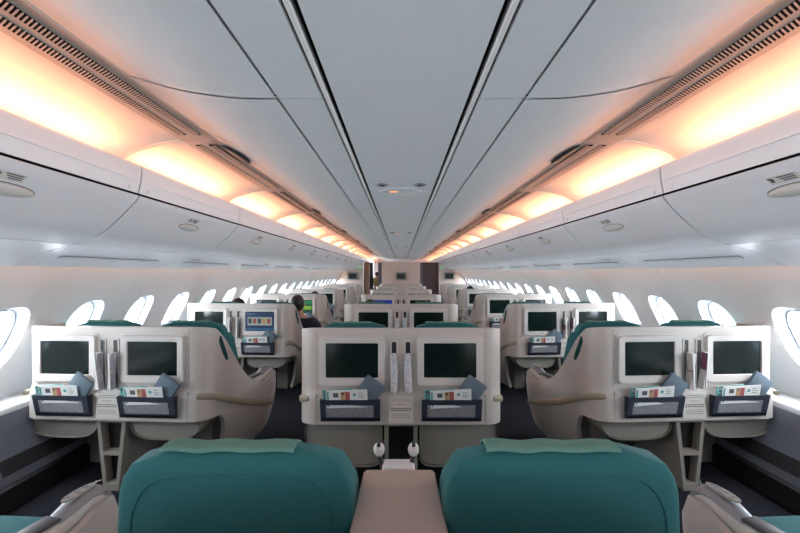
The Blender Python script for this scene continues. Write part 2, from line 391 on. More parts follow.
for s, sn in SIDES:
    # dark backing behind the bins and the service panels
    bk = G()
    back = [(1.60, .56), (1.60, .43), (1.70, .34), (1.90, .21), (2.12, .14), (2.30, .12)]
    bk.grid(lambda u, v: (s*back[round(u*5)][0], BACKY+(BEND-BACKY)*v, CZ+back[round(u*5)][1]), 5, 1)
    strip(bk, s, [(1.533, .48), (1.536, .42)], BACKY, BEND); strip(bk, s, [(1.86, .20), (1.93, .165)], BACKY, BEND)
    for b in range(NB+1):
        yj = BAY0+b*BAY
        for pr_ in (bprof_lip, bprof_door, psu_prof): strip(bk, s, pr_, max(BACKY, yj-.02), min(BEND, yj+.02), 0, 1, .012, .006)
    struct(bk.build('trim_%d' % (6 if s < 0 else 7), 'gap'))
    # fascia carrying the cove on beyond the partition
    fa = G(); strip(fa, s, bprof_lip, BEND+.1, ENDY); strip(fa, s, [(1.52, .45), (1.52, -1.52)], BEND+.12, ENDY)
    struct(fa.build('trim_%d' % (8 if s < 0 else 9), 'bin'))
    nb_all = NB+5
    for b in range(nb_all):
        y0 = BAY0+b*BAY; y1 = y0+BAY; o = b-1   # o: 0 = the bin half out of frame
        word = ORD[min(13, max(0, o-1))] if o > 0 else 'very nearest'
        # cove lamp bay
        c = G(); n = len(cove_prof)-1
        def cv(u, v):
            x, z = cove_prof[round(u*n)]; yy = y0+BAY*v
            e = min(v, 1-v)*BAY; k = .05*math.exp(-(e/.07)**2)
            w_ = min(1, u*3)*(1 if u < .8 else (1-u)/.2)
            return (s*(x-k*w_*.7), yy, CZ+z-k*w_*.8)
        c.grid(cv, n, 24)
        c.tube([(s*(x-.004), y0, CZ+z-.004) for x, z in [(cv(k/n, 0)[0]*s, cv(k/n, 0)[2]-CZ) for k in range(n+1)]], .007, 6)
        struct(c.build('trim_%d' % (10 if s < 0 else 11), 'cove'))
        area('cove_lamp', (s*1.60, (y0+y1)/2, CZ+.630), (-s*.45, 0, 1), 1.02, .035, COVE_W, (1, .37, .16), 'X')
        # valance with louvre grilles
        val = thing('light_valance', '', 'valance', (0, 0, 0), 0, 'louvred light valances along the ceiling')
        tag(val, '%s peach-lit louvred valance strip between ceiling and %s bin row' % (['nearest', 'second', 'third'][b-1] if 0 < b < 4 else ORD[b] if b < 13 else 'far number '+str(b), sn), 'valance')
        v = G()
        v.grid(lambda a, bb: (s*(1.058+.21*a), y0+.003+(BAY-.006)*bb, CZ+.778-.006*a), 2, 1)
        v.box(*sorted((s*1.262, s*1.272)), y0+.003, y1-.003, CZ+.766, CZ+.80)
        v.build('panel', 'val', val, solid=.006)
        if b < NB:
            for gx in (1.115, 1.195):
                q = G(); q.box(*sorted((s*gx, s*(gx+.042))), y0+.08, y1-.08, CZ+.7655, CZ+.7695, 0)
                nsl = 80 if b < 4 else 30
                for t in range(nsl):
                    yy = y0+.085+(BAY-.17)*t/nsl
                    T = Matrix.Translation((s*(gx+.021), yy+.008, CZ+.766)) @ Matrix.Rotation(s*.5, 4, 'Z')
                    q.box(-.024, .024, -.0022, .0022, -.003, .002, 1, T)
                q.build('louvre_grille', ['gap', 'val'], val)
        if b >= NB: continue
        # bin
        bn = thing('overhead_bin', '%s overhead bin%s, over the %s window seats' % (word, ' with oval latch' if o > 0 else ' mostly out of view', sn), 'overhead bin', (0, 0, 0), 0, 'white overhead bins')
        bd = G(); strip(bd, s, bprof_lip, y0+.005, y1-.005)
        bd.build('lip_rail', 'bin', bn, solid=.006, ang=50)
        sl = G()   # inset line and end tabs on the rail
        sl.box(*sorted((s*1.4985, s*1.510)), y0+.10, y1-.04, CZ+.5255, CZ+.528)
        for yy in (y0+.06, y1-.085):
            sl.box(*sorted((s*1.508, s*1.52)), yy, yy+.022, CZ+.470, CZ+.492)
        sl.build('rail_trim', 'binlow', bn)
        dr = G(); strip(dr, s, bprof_door, y0+.006, y1-.006)
        door = dr.build('bin_door', 'bin', bn, solid=.008, ang=50)
        yc = (y0+y1)/2
        # oval latch on the door at profile (1.62, .338)
        tx, tz = Vector((.70, -.71)).normalized(); 
        T = Matrix(((0, s*tx, -s*.71, s*1.612), (1, 0, 0, yc), (0, tz, -.70, CZ+.347), (0, 0, 0, 1)))
        h = G(); pts = ell(.25, .062, n=32)
        h.add([(x, yy, 0) for x, yy in pts]+[(x*.93, yy*.88, .022) for x, yy in pts]+[(x*.55, yy*.5, .031) for x, yy in pts]+[(0, 0, .032)],
              [(i, (i+1) % 32, 32+(i+1) % 32, 32+i) for i in range(32)]+[(32+i, 32+(i+1) % 32, 64+(i+1) % 32, 64+i) for i in range(32)]+[(64+i, 64+(i+1) % 32, 96) for i in range(32)], 0, T)
        h.tube([T @ Vector((x*.97, yy*.95-.002, .012)) for x, yy in pts[16:]+pts[:1]], .0022, 6, 1)
        h.build('latch', ['handle', 'shelldark'], door)
        rc = G(); rc.add([(x*1.0, yy*.8+.035, .0015) for x, yy in ell(.20, .09, n=32)], [tuple(range(32))], 0, T)
        rc.build('latch_recess', 'binlow', door)
        st = G(); T = T @ Matrix.Translation((0, 0, .012)) @ Matrix.Diagonal((s, 1, 1, 1)); st.box(-.04, .075, -.085, -.045, .001, .002, 0, T)
        st.box(.052, .066, -.075, -.055, .002, .003, 1, T); st.box(.058, .073, -.078, -.071, .002, .003, 1, T)
        for t in range(3): st.box(-.03, .036-.008*t, -.079+.010*t, -.074+.010*t, .002, .003, 1, T)
        if s > 0: pass
        st.build('sticker', ['sticker', 'ink'], door)
        # service panel
        ps = thing('service_panel', '%s white air-vent panel under the %s overhead bins' % (ORD[max(0, o)], sn), 'service panel', (0, 0, 0), 0, 'air vent panels under the bins')
        pp = G(); strip(pp, s, psu_prof, y0+.004, y1-.004); pp.build('panel', 'binlow', ps, solid=.006, ang=50)
        for ga, gb_ in ((y0+.14, y0+.60), (y0+.63, y0+1.02)):
            q = G(); L = gb_-ga
            T2 = Matrix(((0, s*.93, -s*.36, s*2.105), (1, 0, 0, 0), (0, -.36, -.93, CZ+.0975), (0, 0, 0, 1)))
            q.box(ga, gb_, -.015, .015, -.002, .0035, 0, T2)
            nn = 30 if b < 6 else 12
            for t in range(nn): q.box(ga+L*t/nn, ga+L*t/nn+L/nn*.55, -.015, .015, .002, .0055, 1, T2)
            q.build('air_grille', ['grille', 'binlow'], ps)
        ly = [3.56+1.88*k for k in range(-2, 7) if y0+.08 < 3.56+1.88*k < y1-.08]
        if not ly: continue
        q = G(); T3 = Matrix(((0, s*.95, -s*.31, s*2.03), (1, 0, 0, ly[0]), (0, -.33, -.94, CZ+.122), (0, 0, 0, 1)))
        q.add([(x, yy, .002) for x, yy in ell(.16, .05, n=24)]+[(x*.85, yy*.7, .008) for x, yy in ell(.16, .05, n=24)], [(i, (i+1) % 24, 24+(i+1) % 24, 24+i) for i in range(24)]+[tuple(range(24, 48))], 0, T3)
        q.build('reading_light', 'handle', ps)
    # dark oval openings where ceiling meets valance
    for k in range(7):
        yy = 2.31+2.12*k
        q = G(); pts = [(-.18, -.01), (-.14, .028), (-.07, .052), (.02, .062), (.11, .046), (.18, -.01), (.10, -.022), (0, -.026), (-.10, -.022)]
        T = Matrix(((0, s*-.8, 0, s*1.05), (1, 0, 0, yy), (0, -.35, 1, CZ+.752), (0, 0, 0, 1)))
        q.prism([p for p in pts], -.010, .012, 'z', 0, T)
        o_ = q.build('ceiling_vent', 'black', bevel=.002)
        tag(o_, '%s black oval opening at the %s edge of the ceiling' % (ORD[k], sn), 'ceiling opening', 'black oval openings along the ceiling edge')

# oval light units on the centre ceiling
for k in range(4):
    yy = 2.98+3.3*k
    t = thing('ceiling_light', '%s oval ceiling fitting with amber light and two small spotlights' % ['nearest', 'second', 'third', 'farthest'][k], 'ceiling light', (0, yy, CZ+.671), 0, 'oval fittings on the centre ceiling')
    q = G(); a = ell(.36, .30, p=1.7); b_ = ell(.27, .21, p=1.7); n = len(a)
    q.add([(x, z, 0) for x, z in a]+[(x, z, -.008) for x, z in ell(.34, .28, p=1.7)]+[(x, z, -.008) for x, z in ell(.29, .23, p=1.7)]+[(x, z, -.001) for x, z in b_],
          [(j*n+i, j*n+(i+1) % n, (j+1)*n+(i+1) % n, (j+1)*n+i) for j in range(3) for i in range(n)])
    q.build('rim', 'ceil', t)
    q = G(); q.add([(x, z, -.0015) for x, z in b_], [tuple(range(n))]); q.build('lens', 'ceil_side', t)
    q = G(); q.prism(ell(.075, .05, -.06, 0), -.004, -.0016, 'z'); q.build('indicator', 'amber', t)
    for s in (-1, 1):
        q = G(); q.tube([(s*.145, -.23, 0), (s*.145, -.23, -.006)], [.048, .044], 20); q.ball((s*.145, -.23, -.006), .025, .025, .008, 8, 1)
        q.build('spotlight', ['silver', 'chrome'], t)
        q = G(); q.tube([(s*.20, -.01, 0), (s*.20, -.01, -.004)], .012, 12); q.build('screw_cap', 'white', t)

# ------------------------------------------------------------------ forward partition
PY = BEND
def wallbox(g, x0, x1, z0, z1, y0=PY, y1=PY+.06): g.box(x0, x1, y0, y1, z0, z1)
g = G(); wallbox(g, -.79, .79, 0, 1.935); wallbox(g, -1.6, 1.6, 1.935, 1.96); struct(g.build('wall_front', 'bulk'))
for s, sn in SIDES:
    g = G()
    poly = [(s*1.56, 0), (s*2.52, 0), (s*2.88, .62), (s*2.60, 1.25), (s*2.33, 1.62), (s*1.90, 1.70), (s*1.60, 1.90), (s*1.56, 2.12)]
    g.prism(poly, PY-.05, PY+.04, 'y'); struct(g.build('wall_front_'+sn, 'bulk'))
struct(G().box(-2.9, 2.9, ENDY, ENDY+.05, 0, 2.35).build('wall_back', 'galley'))
def monitor_bulk(x, label):
    t = thing('wall_monitor', label, 'monitor', (x, PY-.06, 1.37), 0, 'monitors on the forward partition')
    G().prism(rr(.47, .33, .05), -.02, .01, 'y').build('frame', 'cab', t, bevel=.006)
    G().prism(rr(.33, .22, .02), -.026, -.02, 'y').build('screen', 'screen', t)
monitor_bulk(0, 'switched-off monitor on the middle of the far partition')
monitor_bulk(-1.98, 'switched-off monitor on the far partition by the left windows')
monitor_bulk(1.98, 'switched-off monitor on the far partition by the right windows')
for s, sn in SIDES:
    o_ = G().prism(rr(.11, .05, .01), -.02, 0, 'y').build('exit_sign', 'green', None, (s*1.68, PY-.055, 1.745))
    tag(o_, 'small lit green sign at the %s edge of the far partition' % sn, 'sign', 'green signs on the far partition')
def curtain(x0, x1, yy, z0, z1, m, label, folds, amp=.03):
    g = G(); n = folds*8
    g.grid(lambda u, v: (x0+(x1-x0)*u, yy+amp*math.sin(u*folds*2*PI)*(.6+.4*(1-v)), z0+(z1-z0)*v), n, 4)
    o = g.build('curtain', m, solid=.004); tag(o, label, 'curtain'); return o
curtain(.90, 1.56, PY+.12, .03, 1.93, 'curtain', 'closed purplish-brown curtain across the right aisle doorway', 9)
curtain(.79, .90, PY+.06+.05, .03, 1.93, 'curtaing', 'narrow grey curtain beside the closed brown curtain', 3, .015)
curtain(-.95, -.77, PY+.12, .03, 1.93, 'curtaing', 'grey curtain gathered beside the left doorway', 3, .02)
curtain(-1.30, -1.16, PY+.14, .03, 1.93, 'darkcloth', 'dark curtain gathered at the outer side of the left doorway', 3, .02)
o_ = G().box(-1.53, -1.30, PY+.07, PY+.11, 0.005, 1.935).build('door_panel', 'wood', bevel=.004); tag(o_, 'brown wooden door panel standing open at the left aisle doorway', 'door panel')
area('galley_light', (-1.1, 18.6, 2.15), (0, 0, -1), .8, 2.5, 90, (.95, .97, 1), 'Y')

# ------------------------------------------------------------------ twin seats
TOPZ = [(0, 1.143), (.04, 1.136), (.10, 1.125), (.18, 1.067), (.24, 1.01), (.30, .943), (.37, .85), (.43, .763), (.51, .67), (.60, .607), (.68, .565), (.76, .55), (.83, .565), (.90, .60), (.95, .605), (.985, .57), (1.0, .50)]
BOTZ = [(0, .50), (.14, .49), (.20, .46), (.25, .35), (.28, .2), (.32, .02), (.60, .02), (1.0, .10)]
R = .13
FLARE = .085
def outline_path(side, half):
    """points from the middle of the rear face out round the corner and along the wing: (x, y, nx, ny)"""
    pts = []
    fx = half-R
    for k in range(7): pts.append((side*fx*k/6, 0, 0, -1))
    for k in range(1, 9):
        a = PI/2*k/8; pts.append((side*(fx+R*math.sin(a)), R-R*math.cos(a), side*math.sin(a), -math.cos(a)))
    for k in range(1, 23):
        yy = R+(1.0-R)*k/22
        q = max(0, min(1, (yy-.3)/.55)); xx = half+FLARE*q*q*(3-2*q)-(0 if yy < .9 else .30*(yy-.9)**1.3)
        pts.append((side*xx, yy, side, 0))
    return pts
DROP = [0]
def shell_surface(g, side, half, wing, inset=0):
    pts = outline_path(side, half)
    if not wing: pts = pts[:19]
    nv = 22
    def fn(u, v):
        x, y_, nx, ny = pts[round(u*(len(pts)-1))]
        zt = lerp(TOPZ, y_) if wing or y_ < .1 else 1.125-.0*(y_)
        zt -= DROP[0]*max(0, min(1, (zt-.60)/.2))
        zb = lerp(BOTZ, y_) if wing else .50
        z = zb+(zt-zb)*v
        if wing and z < .5 and y_ > .12: x -= side*.12*((.5-z)/.5)**1.8
        b = .018*max(0, min(1, (.715-z)/.03)) if abs(x) < half-.02 and y_ < .05 else .018*max(0, min(1, (.715-z)/.03))*max(0, 1-y_/.10)
        return (x+nx*b*.6, y_+ny*b, z)
    g.grid(fn, len(pts)-1, nv)
def shell_mesh(wl, wr, hl, hr):
    g = G(); shell_surface(g, -1, hl, wl); shell_surface(g, 1, hr, wr)
    me = g.mesh('shell', ['shell', 'shelldark'], solid=.032, ang=50)
    return me
def seams_mesh(hl, hr):
    g = G()
    for s, h in ((-1, hl), (1, hr)):
        x = s*(h-R-.002)
        g.box(x-.0011, x+.0011, -.0012, .01, .72, 1.13); g.box(x-.0011, x+.0011, -.0190, .0, .505, .70)
    g.box(-hl+R, hr-R, -.021, .005, .496, .502)
    return g.mesh('seam', 'shelldark')
def bumper_mesh(side, half):
    pts = outline_path(side, half); g = G(); path = []
    for x, y_, nx, ny in pts[8:]:
        if y_ > .985: continue
        z = lerp([(0, .675), (.06, .655), (.18, .60), (.46, .47), (.73, .37), (1, .29)], y_)
        if z < .5 and y_ > .12: x -= side*.12*((.5-z)/.5)**1.8
        path.append((x+nx*.006, y_+ny*(.006+.014*max(0, 1-y_/.1)), z))
    rs = [.024]*len(path); rs[0] = .014; rs[-1] = .018
    g.tube(path, rs, 10, 0, (.55, 1.0)); return g.mesh('bumper', 'bumper')
def back_mesh():
    """seat back: rounded slab, y .24 (rear) to .42, slightly waisted"""
    g = G(); nz, na = 22, 40
    W0, Z0, Z1 = .268, .44, 1.135
    def fn(u, v):
        # v: height, u: around the horizontal rounded-rect section
        z = Z0+(Z1-Z0)*v
        rc = .13; dz = max(0, z-(Z1-rc)); k = 1 if dz == 0 else max(0, 1-(dz/rc)**2.5)**(1/2.5)
        hw = W0-rc+rc*k
        ty = .032; dt = max(0, z-(Z1-ty)); kt = 1 if dt == 0 else math.sqrt(max(0, 1-(dt/ty)**2))
        hy = .012+.028*kt
        if z < 1.0: hy += (1.0-z)*.06
        a = 2*PI*u; c, s_ = math.cos(a), math.sin(a); p = 5
        x = hw*math.copysign(abs(c)**(2/p), c); y_ = hy*math.copysign(abs(s_)**(2/p), s_)
        bol = .03*min(1, max(0, s_))*(abs(x)/hw if hw > 0 else 0)
        return (x*(1+bol), .31+y_+ (0.02 if s_ > 0 else 0)*abs(x)/.25, z)
    g.grid(fn, na, nz); n = nz+1
    g.f.append([i*n+nz for i in range(na)]); g.m.append(0)
    return g.mesh('seat_back', 'teal', ang=80)
def piping_mesh():
    g = G()
    def ry(x, z):
        hy = .040+(max(0, 1.0-z))*.06; dt = max(0, z-1.098)
        if dt: hy = .012+.028*math.sqrt(max(0, 1-(dt/.032)**2))
        return .31-hy*max(0, 1-abs(x/.268)**5)**.2-.0005
    out = [(.226, .86+.01*k) for k in range(12)]
    out += [(.136+.09*math.cos(a), .97+.09*math.sin(a)*1.25) for a in [PI/2*k/10 for k in range(11)]]
    out += [(.136-.0136*k, .97+.1125+.006*math.sin(k/10*PI/2)) for k in range(1, 11)]
    out += [(-x, z) for x, z in out[-2::-1]]
    path = [(x, ry(x, z), z) for x, z in out]
    g.tube(path, .0020, 6); return g.mesh('piping', 'teal')
def cover_mesh():
    g = G(); pr = [(.284, 1.132), (.288, 1.137), (.296, 1.139), (.31, 1.140), (.335, 1.138), (.355, 1.125), (.365, 1.06), (.372, .98), (.380, .90)]
    g.grid(lambda u, v: (-.152+.304*v+.004*math.sin(v*9), pr[round(u*8)][0]+.0015*math.sin(v*14), pr[round(u*8)][1]+.002*math.sin(v*17)), 8, 16)
    return g.mesh('headrest_cover', 'cover', solid=.004, ang=60)
def bolster_mesh(q):
    g = G(); pts = [(.33, 1.02), (.36, 1.05), (.41, 1.04), (.47, .98), (.53, .82), (.56, .66), (.56, .52), (.33, .52)]
    g.prism(pts, q*.19, q*.262, 'x'); return g.mesh('side_bolster', 'teal', bevel=.028, seg=4, ang=80)
def cushion_mesh():
    g = G(); g.box(-.25, .25, .38, .99, .36, .49); return g.mesh('seat_cushion', 'teal', bevel=.04, seg=4, ang=80)
def arm_meshes():
    b = G(); pts = [(.34, .36), (.36, .55), (.60, .60), (.80, .60), (.93, .635), (.975, .60), (.985, .50), (.96, .36)]
    b.prism(pts, -.038, .038, 'x'); body = b.mesh('armrest', 'shell', bevel=.016, seg=3, ang=50)
    p = G(); p.prism([(.40, .57), (.60, .604), (.80, .606), (.80, .618), (.60, .618), (.39, .585)], -.036, .036, 'x')
    pad = p.mesh('arm_pad', 'leather', bevel=.006)
    c = G()
    def cf(u, v):
        yy = .795+.19*u; w_ = .036+.014*math.sin(PI*min(1, u*.9)); 
        z = lerp([(0, .612), (.25, .632), (.55, .652), (.85, .643), (1, .61)], u)
        e = (2*v-1); return (e*w_, yy, z-.02*abs(e)**3+.004)
    c.grid(cf, 14, 10); ctl = c.mesh('control_panel', 'silver', solid=.012, ang=60)
    k = G(); T = Matrix.Translation((0, .885, .657)) @ Matrix.Rotation(.03, 4, 'X')
    k.prism(ell(.050, .125), -.004, .002, 'z', 0, T)
    for i in range(3):
        for j in range(2): k.prism(ell(.013, .018, -.011+.022*j, -.035+.033*i), .002, .0045, 'z', 1, T)
    kp = k.mesh('keypad', ['cab', 'silver'])
    return body, pad, ctl, kp
ARM = arm_meshes()
def footwell_mesh(x0, x1, zb):
    g = G(); cx, hw = (x0+x1)/2, (x1-x0)/2
    def fn(u, v):
        a = PI*u; e = 3.2 if zb > .3 else 7
        c, s_ = math.cos(a), math.sin(a)
        x = cx+hw*math.copysign(abs(c)**(2/e), c); z = .495-(.495-zb)*abs(s_)**(2/e)
        return (x, .03+.34*v, z)
    g.grid(fn, 28, 2)
    pts = [fn(k/28, 0) for k in range(29)]
    g.add([(cx+(p[0]-cx)*.96, .045, .495+(p[2]-.495)*.97) for p in pts], [tuple(range(29))])
    return g.mesh('footwell_shell', 'olive', ang=50)
def cabinet_mesh(side):
    g = G()
    if side:
        L = lambda z: lerp([(0, -.055), (.5, -.108)], z); Rr = lambda z: lerp([(0, .055), (.5, .108)], z)
        bars = [(.0, .05), (.245, .27), (.475, .498)]
    else:
        L = lambda z: -.112; Rr = lambda z: .112
        bars = [(.0, .225), (.478, .498)]
    t = .026
    zs = [0, .1, .2, .3, .4, .498]
    for za, zb in zip(zs, zs[1:]):
        for f, e in ((L, 1), (Rr, -1)):
            vs = []
            for z in (za, zb):
                for dx, yy in ((0, .01), (e*t, .01), (e*t, .36), (0, .36)): vs.append((f(z)+dx, yy, z))
            g.add(vs, [(0, 1, 5, 4), (1, 2, 6, 5), (2, 3, 7, 6), (3, 0, 4, 7)])
    for za, zb in bars: g.prism([(L(za)+.001, za), (Rr(za)-.001, za), (Rr(zb)-.001, zb), (L(zb)+.001, zb)], .008, .36, 'y')
    g.add([(L(.02)+.02, .07, .02), (Rr(.02)-.02, .07, .02), (Rr(.49)-.02, .07, .49), (L(.49)+.02, .07, .49)], [(0, 1, 2, 3)], 1)  # black sheet just inside the openings, painted shade for the cubby interior
    return g.mesh('console_cabinet', ['cab' if side else 'olive', 'black'], ang=40)
def monitor_meshes():
    f = G()
    f.prism(rr(.475, .355, .030, 0, .925), -.004, .01, 'y')
    a, b_ = rr(.440, .318, .022, 0, .924), rr(.350, .228, .008, 0, .928); n = len(a)
    a0 = rr(.448, .326, .024, 0, .924)
    f.add([(x, -.004, z) for x, z in a0]+[(x, -.020, z) for x, z in a]+[(x, -.018, z) for x, z in rr(.36, .238, .012, 0, .928)]+[(x, -.008, z) for x, z in b_],
          [(j*n+i, j*n+(i+1) % n, (j+1)*n+(i+1) % n, (j+1)*n+i) for j in range(3) for i in range(n)], 1)
    fm = f.mesh('screen_frame', ['shell', 'frame'], ang=30)
    s_ = G(); s_.prism(rr(.352, .230, .008, 0, .928), -.010, -.004, 'y')
    return fm, s_.mesh('screen', 'screen')
MON = monitor_meshes()
def screen_content(kind):
    g = G(); y0, y1 = -.0115, -.0102
    def px(x0, x1, z0, z1, mi, yy=0): g.box(x0, x1, y0-yy, y1-yy, z0, z1, mi)
    if kind == 'menu':
        px(-.172, .172, .818, 1.038, 0); px(-.172, .172, .818, .850, 1, .0004); px(-.150, .150, .88, .98, 2, .0006)
        for i, c in enumerate((3, 4, 3, 5, 4)): px(-.140+.058*i, -.10+.058*i, .905, .962, c, .001)
        px(-.165, -.06, 1.01, 1.03, 1, .0005); return g.mesh('screen_picture', ['s_blue', 's_bluehi', 's_pale', 's_dark', 's_red', 's_orange'])
    if kind == 'film':
        px(-.172, .172, .818, 1.038, 0); px(-.172, .0, .90, 1.0, 1, .0004); px(.02, .16, .88, .94, 2, .0006); px(-.05, .17, .97, 1.03, 1, .0005)
        return g.mesh('screen_picture', ['s_greend', 's_green', 's_yell'])
    px(-.172, .172, .818, 1.038, 0); return g.mesh('screen_picture', ['s_vblue'])
def slot_mesh():
    g = G(); a, b_ = rr(.048, .35, .010, 0, .885), rr(.032, .334, .006, 0, .885); n = len(a)
    g.add([(x, -.001, z) for x, z in a]+[(x*.95, -.007, z) for x, z in a]+[(x, -.006, z) for x, z in b_]+[(x, .006, z) for x, z in b_],
          [(j*n+i, j*n+(i+1) % n, (j+1)*n+(i+1) % n, (j+1)*n+i) for j in range(3) for i in range(n)], 0)
    g.add([(x, -.0015, z) for x, z in b_], [tuple(range(n))], 1)
    return g.mesh('magazine_slot', ['frame', 'black'], ang=40)
def pocket_meshes():
    g = G(); yo = -.020
    W_, H_ = .395, .150; zc = .607
    # trapezoid frame leaning out at the top
    def Q(x, z): return (x, yo-.018-.030*(z-(zc-H_/2))/H_, z)
    def bar(x0, x1, z0, z1):
        g.add([Q(x0, z0), Q(x1, z0), Q(x1, z1), Q(x0, z1)]+[(p[0], p[1]+.014, p[2]) for p in (Q(x0, z0), Q(x1, z0), Q(x1, z1), Q(x0, z1))],
              [(0, 1, 2, 3), (7, 6, 5, 4), (0, 4, 5, 1), (1, 5, 6, 2), (2, 6, 7, 3), (3, 7, 4, 0)])
    z0, z1 = zc-H_/2, zc+H_/2
    bar(-W_/2, W_/2, z0, z0+.028); bar(-W_/2, W_/2, z1-.036, z1)
    bar(-W_/2, -W_/2+.036, z0+.028, z1-.036); bar(W_/2-.042, W_/2, z0+.028, z1-.036)
    g.add([(-W_/2, yo, z0), (-W_/2, yo, z1), Q(-W_/2, z1), Q(-W_/2, z0)], [(0, 1, 2, 3)]); g.add([(W_/2, yo, z0), (W_/2, yo, z1), Q(W_/2, z1), Q(W_/2, z0)], [(0, 1, 2, 3)])
    g.add([(-W_/2, yo, z0), (W_/2, yo, z0), Q(W_/2, z0), Q(-W_/2, z0)], [(0, 1, 2, 3)])
    m1 = g.mesh('literature_pocket', 'navy', ang=30)
    g = G(); p = [Q(-W_/2+.03, z0+.02), Q(W_/2-.035, z0+.02), Q(W_/2-.035, z1-.03), Q(-W_/2+.03, z1-.03)]
    g.add([(a[0], a[1]+.002, a[2]) for a in p], [(0, 1, 2, 3)])
    return m1, g.mesh('net_window', 'net')
POCK = pocket_meshes()
def placard_mesh():
    g = G(); g.box(-.083, .083, -.0215, -.018, .515, .690, 0)
    z = .675; k = 0
    for wid, th in ((.12, .003), (.13, .003), (0, 0), (.07, .003), (0, 0), (.13, .006), (.135, .006), (0, 0), (.12, .003), (.13, .003), (.125, .003)):
        if wid:
            x = -wid/2
            while x < wid/2:
                l = .008+.012*((k*37) % 10)/10; g.box(x, min(x+l, wid/2), -.0222, -.0214, z-th, z, 1); x += l+.004; k += 1
        z -= .0125
    return g.mesh('placard', ['placard', 'ink'])
def wing_slot_mesh(side, half):
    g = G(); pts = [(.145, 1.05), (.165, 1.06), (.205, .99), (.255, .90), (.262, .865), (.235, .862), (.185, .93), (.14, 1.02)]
    x0 = half-.010; g.prism(pts, side*(x0), side*(x0+.013), 'x'); return g.mesh('wing_slot', ['tealdark'], bevel=.003)  # slab imitates an opening; shade on the fabric behind is in its colour
def leg_mesh(): return G().box(-.07, .07, 0, .36, 0, .36).mesh('leg', 'cab', bevel=.006)

def build_pair(kind, X, Y, rz, label, row, screens=(None, None), aisle=0):
    """kind centre|side; aisle = +1/-1: which local side faces the aisle"""
    t = thing('twin_seat', label, 'twin seat', (X, Y, 0), rz, 'twin seats with screens in their shells')
    if kind == 'centre': hl = hr = .70; wl = wr = True; mo = .33
    else:
        hl = .70 if aisle < 0 else .652; hr = .70 if aisle > 0 else .652; wl = aisle < 0; wr = aisle > 0; mo = .315
    key = (kind, aisle, kind == 'centre' and row == 0)
    DROP[0] = .085 if key[2] else 0
    put('shell', cached(('shell',)+key, lambda: shell_mesh(wl, wr, hl, hr)), t)
    put('seam', cached(('seam',)+key, lambda: seams_mesh(hl, hr)), t)
    for s, h, wg in ((-1, hl, wl), (1, hr, wr)):
        if wg:
            put('bumper', cached(('bump', s)+key, lambda: bumper_mesh(s, h)), t)
            if not key[2]: put('wing_slot', cached(('ws', s)+key, lambda: wing_slot_mesh(s, h)), t)
            put('wheel_cover', cached(('wc', s)+key, lambda: G().tube([(s*(h-.118), .80, .115), (s*(h-.10), .80, .118)], [.045, .04], 18).mesh('wheel_cover', 'silver')), t)
        else:
            put('bumper', cached(('bump0', s)+key, lambda: G().tube([(s*(h-.03), .0, .672), (s*(h+.002), .05, .668)], [.016, .02], 10).mesh('bumper', 'bumper')), t)
    ac = (mo+.03)*1.0 if kind == 'side' else .345
    for s in (-1, 1):
        sx = s*(.372 if row == 0 else .362) if kind == 'centre' else (s*.362 if s == aisle else s*.33)
        b = put('seat_back', cached('back', back_mesh), t, (sx, .045, -.018 if row == 0 and kind == 'centre' else 0))
        for q in (-1, 1): put('side_bolster', cached(('bol', q), lambda: bolster_mesh(q)), b)
        put('piping', cached('pipe', piping_mesh), b); put('headrest_cover', cached('cover', cover_mesh), b, (-.02, 0, 0))
        put('seat_cushion', cached('cush', cushion_mesh), t, (sx, 0, 0))
        aw = kind == 'centre' or s == aisle; fx = s*.575 if aw else s*.585
        if kind == 'centre' or s == aisle or True:
            a = put('armrest', ARM[0], t, (fx, 0, 0), (0, 0, -.155*s) if aw else None); put('arm_pad', ARM[1], a)
            c = put('control_panel', ARM[2], a); put('keypad', ARM[3], a)
        m = put('screen_frame', MON[0], t, (s*mo, 0, 0)); sc_ = put('screen', MON[1], m)
        sk = screens[0 if s < 0 else 1]
        if sk: put('screen_picture', cached('sc'+sk, lambda: screen_content(sk)), m)
        put('magazine_slot', cached('slot', slot_mesh), t, (s*.047, 0, 0))
        p = put('literature_pocket', POCK[0], t, (s*(mo+(.006 if kind == 'centre' else -.012)), 0, 0)); put('net_window', POCK[1], p)
        put('footwell_shell', cached(('fw', kind, s), lambda: footwell_mesh(*sorted((s*.115, s*(.66 if kind == 'centre' else .625))), .19 if kind == 'centre' else .35)), t)
        put('leg', cached('leg', leg_mesh), t, (s*.45, .36, 0))
    put('placard', cached('plac', placard_mesh), t)
    put('console_cabinet', cached(('cab', kind), lambda: cabinet_mesh(kind == 'side')), t)
    put('seat_base', cached(('base', kind), lambda: G().box(-.50, .50, .40, .88, .22, .37).mesh('seat_base', 'black', bevel=.01)), t)
    # console table between the seats and its two small lamps
    def tbl():
        g = G(); g.prism([(-.110, .20), (.110, .20), (.100, .525), (.094, .537), (-.094, .537), (-.100, .525)], .942, .962, 'z')
        return g.mesh('console_table', 'tablem', bevel=.006, seg=3)
    put('console_table', cached('tbl', tbl), t)
    put('console_body', cached('cbody', lambda: G().box(-.075, .075, .36, .50, .02, .942).mesh('console_body', 'cab', bevel=.01)), t)
    if kind == 'centre' and row == 0:
        put('lamp_plate', G().box(-.050, .045, .543, .60, .930, .962).mesh('lamp_plate', 'white', bevel=.01), t)
        for xx, nm in ((-.060, 0), (.042, 1)):
            l = put('reading_lamp', G().tube([(xx*.80, .575, .94), (xx*.9, .58, .965), (xx, .58, .985)], .0072, 10).mesh('lamp_stem', 'leather'), t)
            g = G(); g.ball((xx, .58, .997), .0165, .0165, .020, 12); g.box(xx-.005, xx+.005, .565, .58, 1.011, 1.018, 1)
            put('lamp_head', g.mesh('lamp_head', ['white', 'black']), l)
    return t, mo

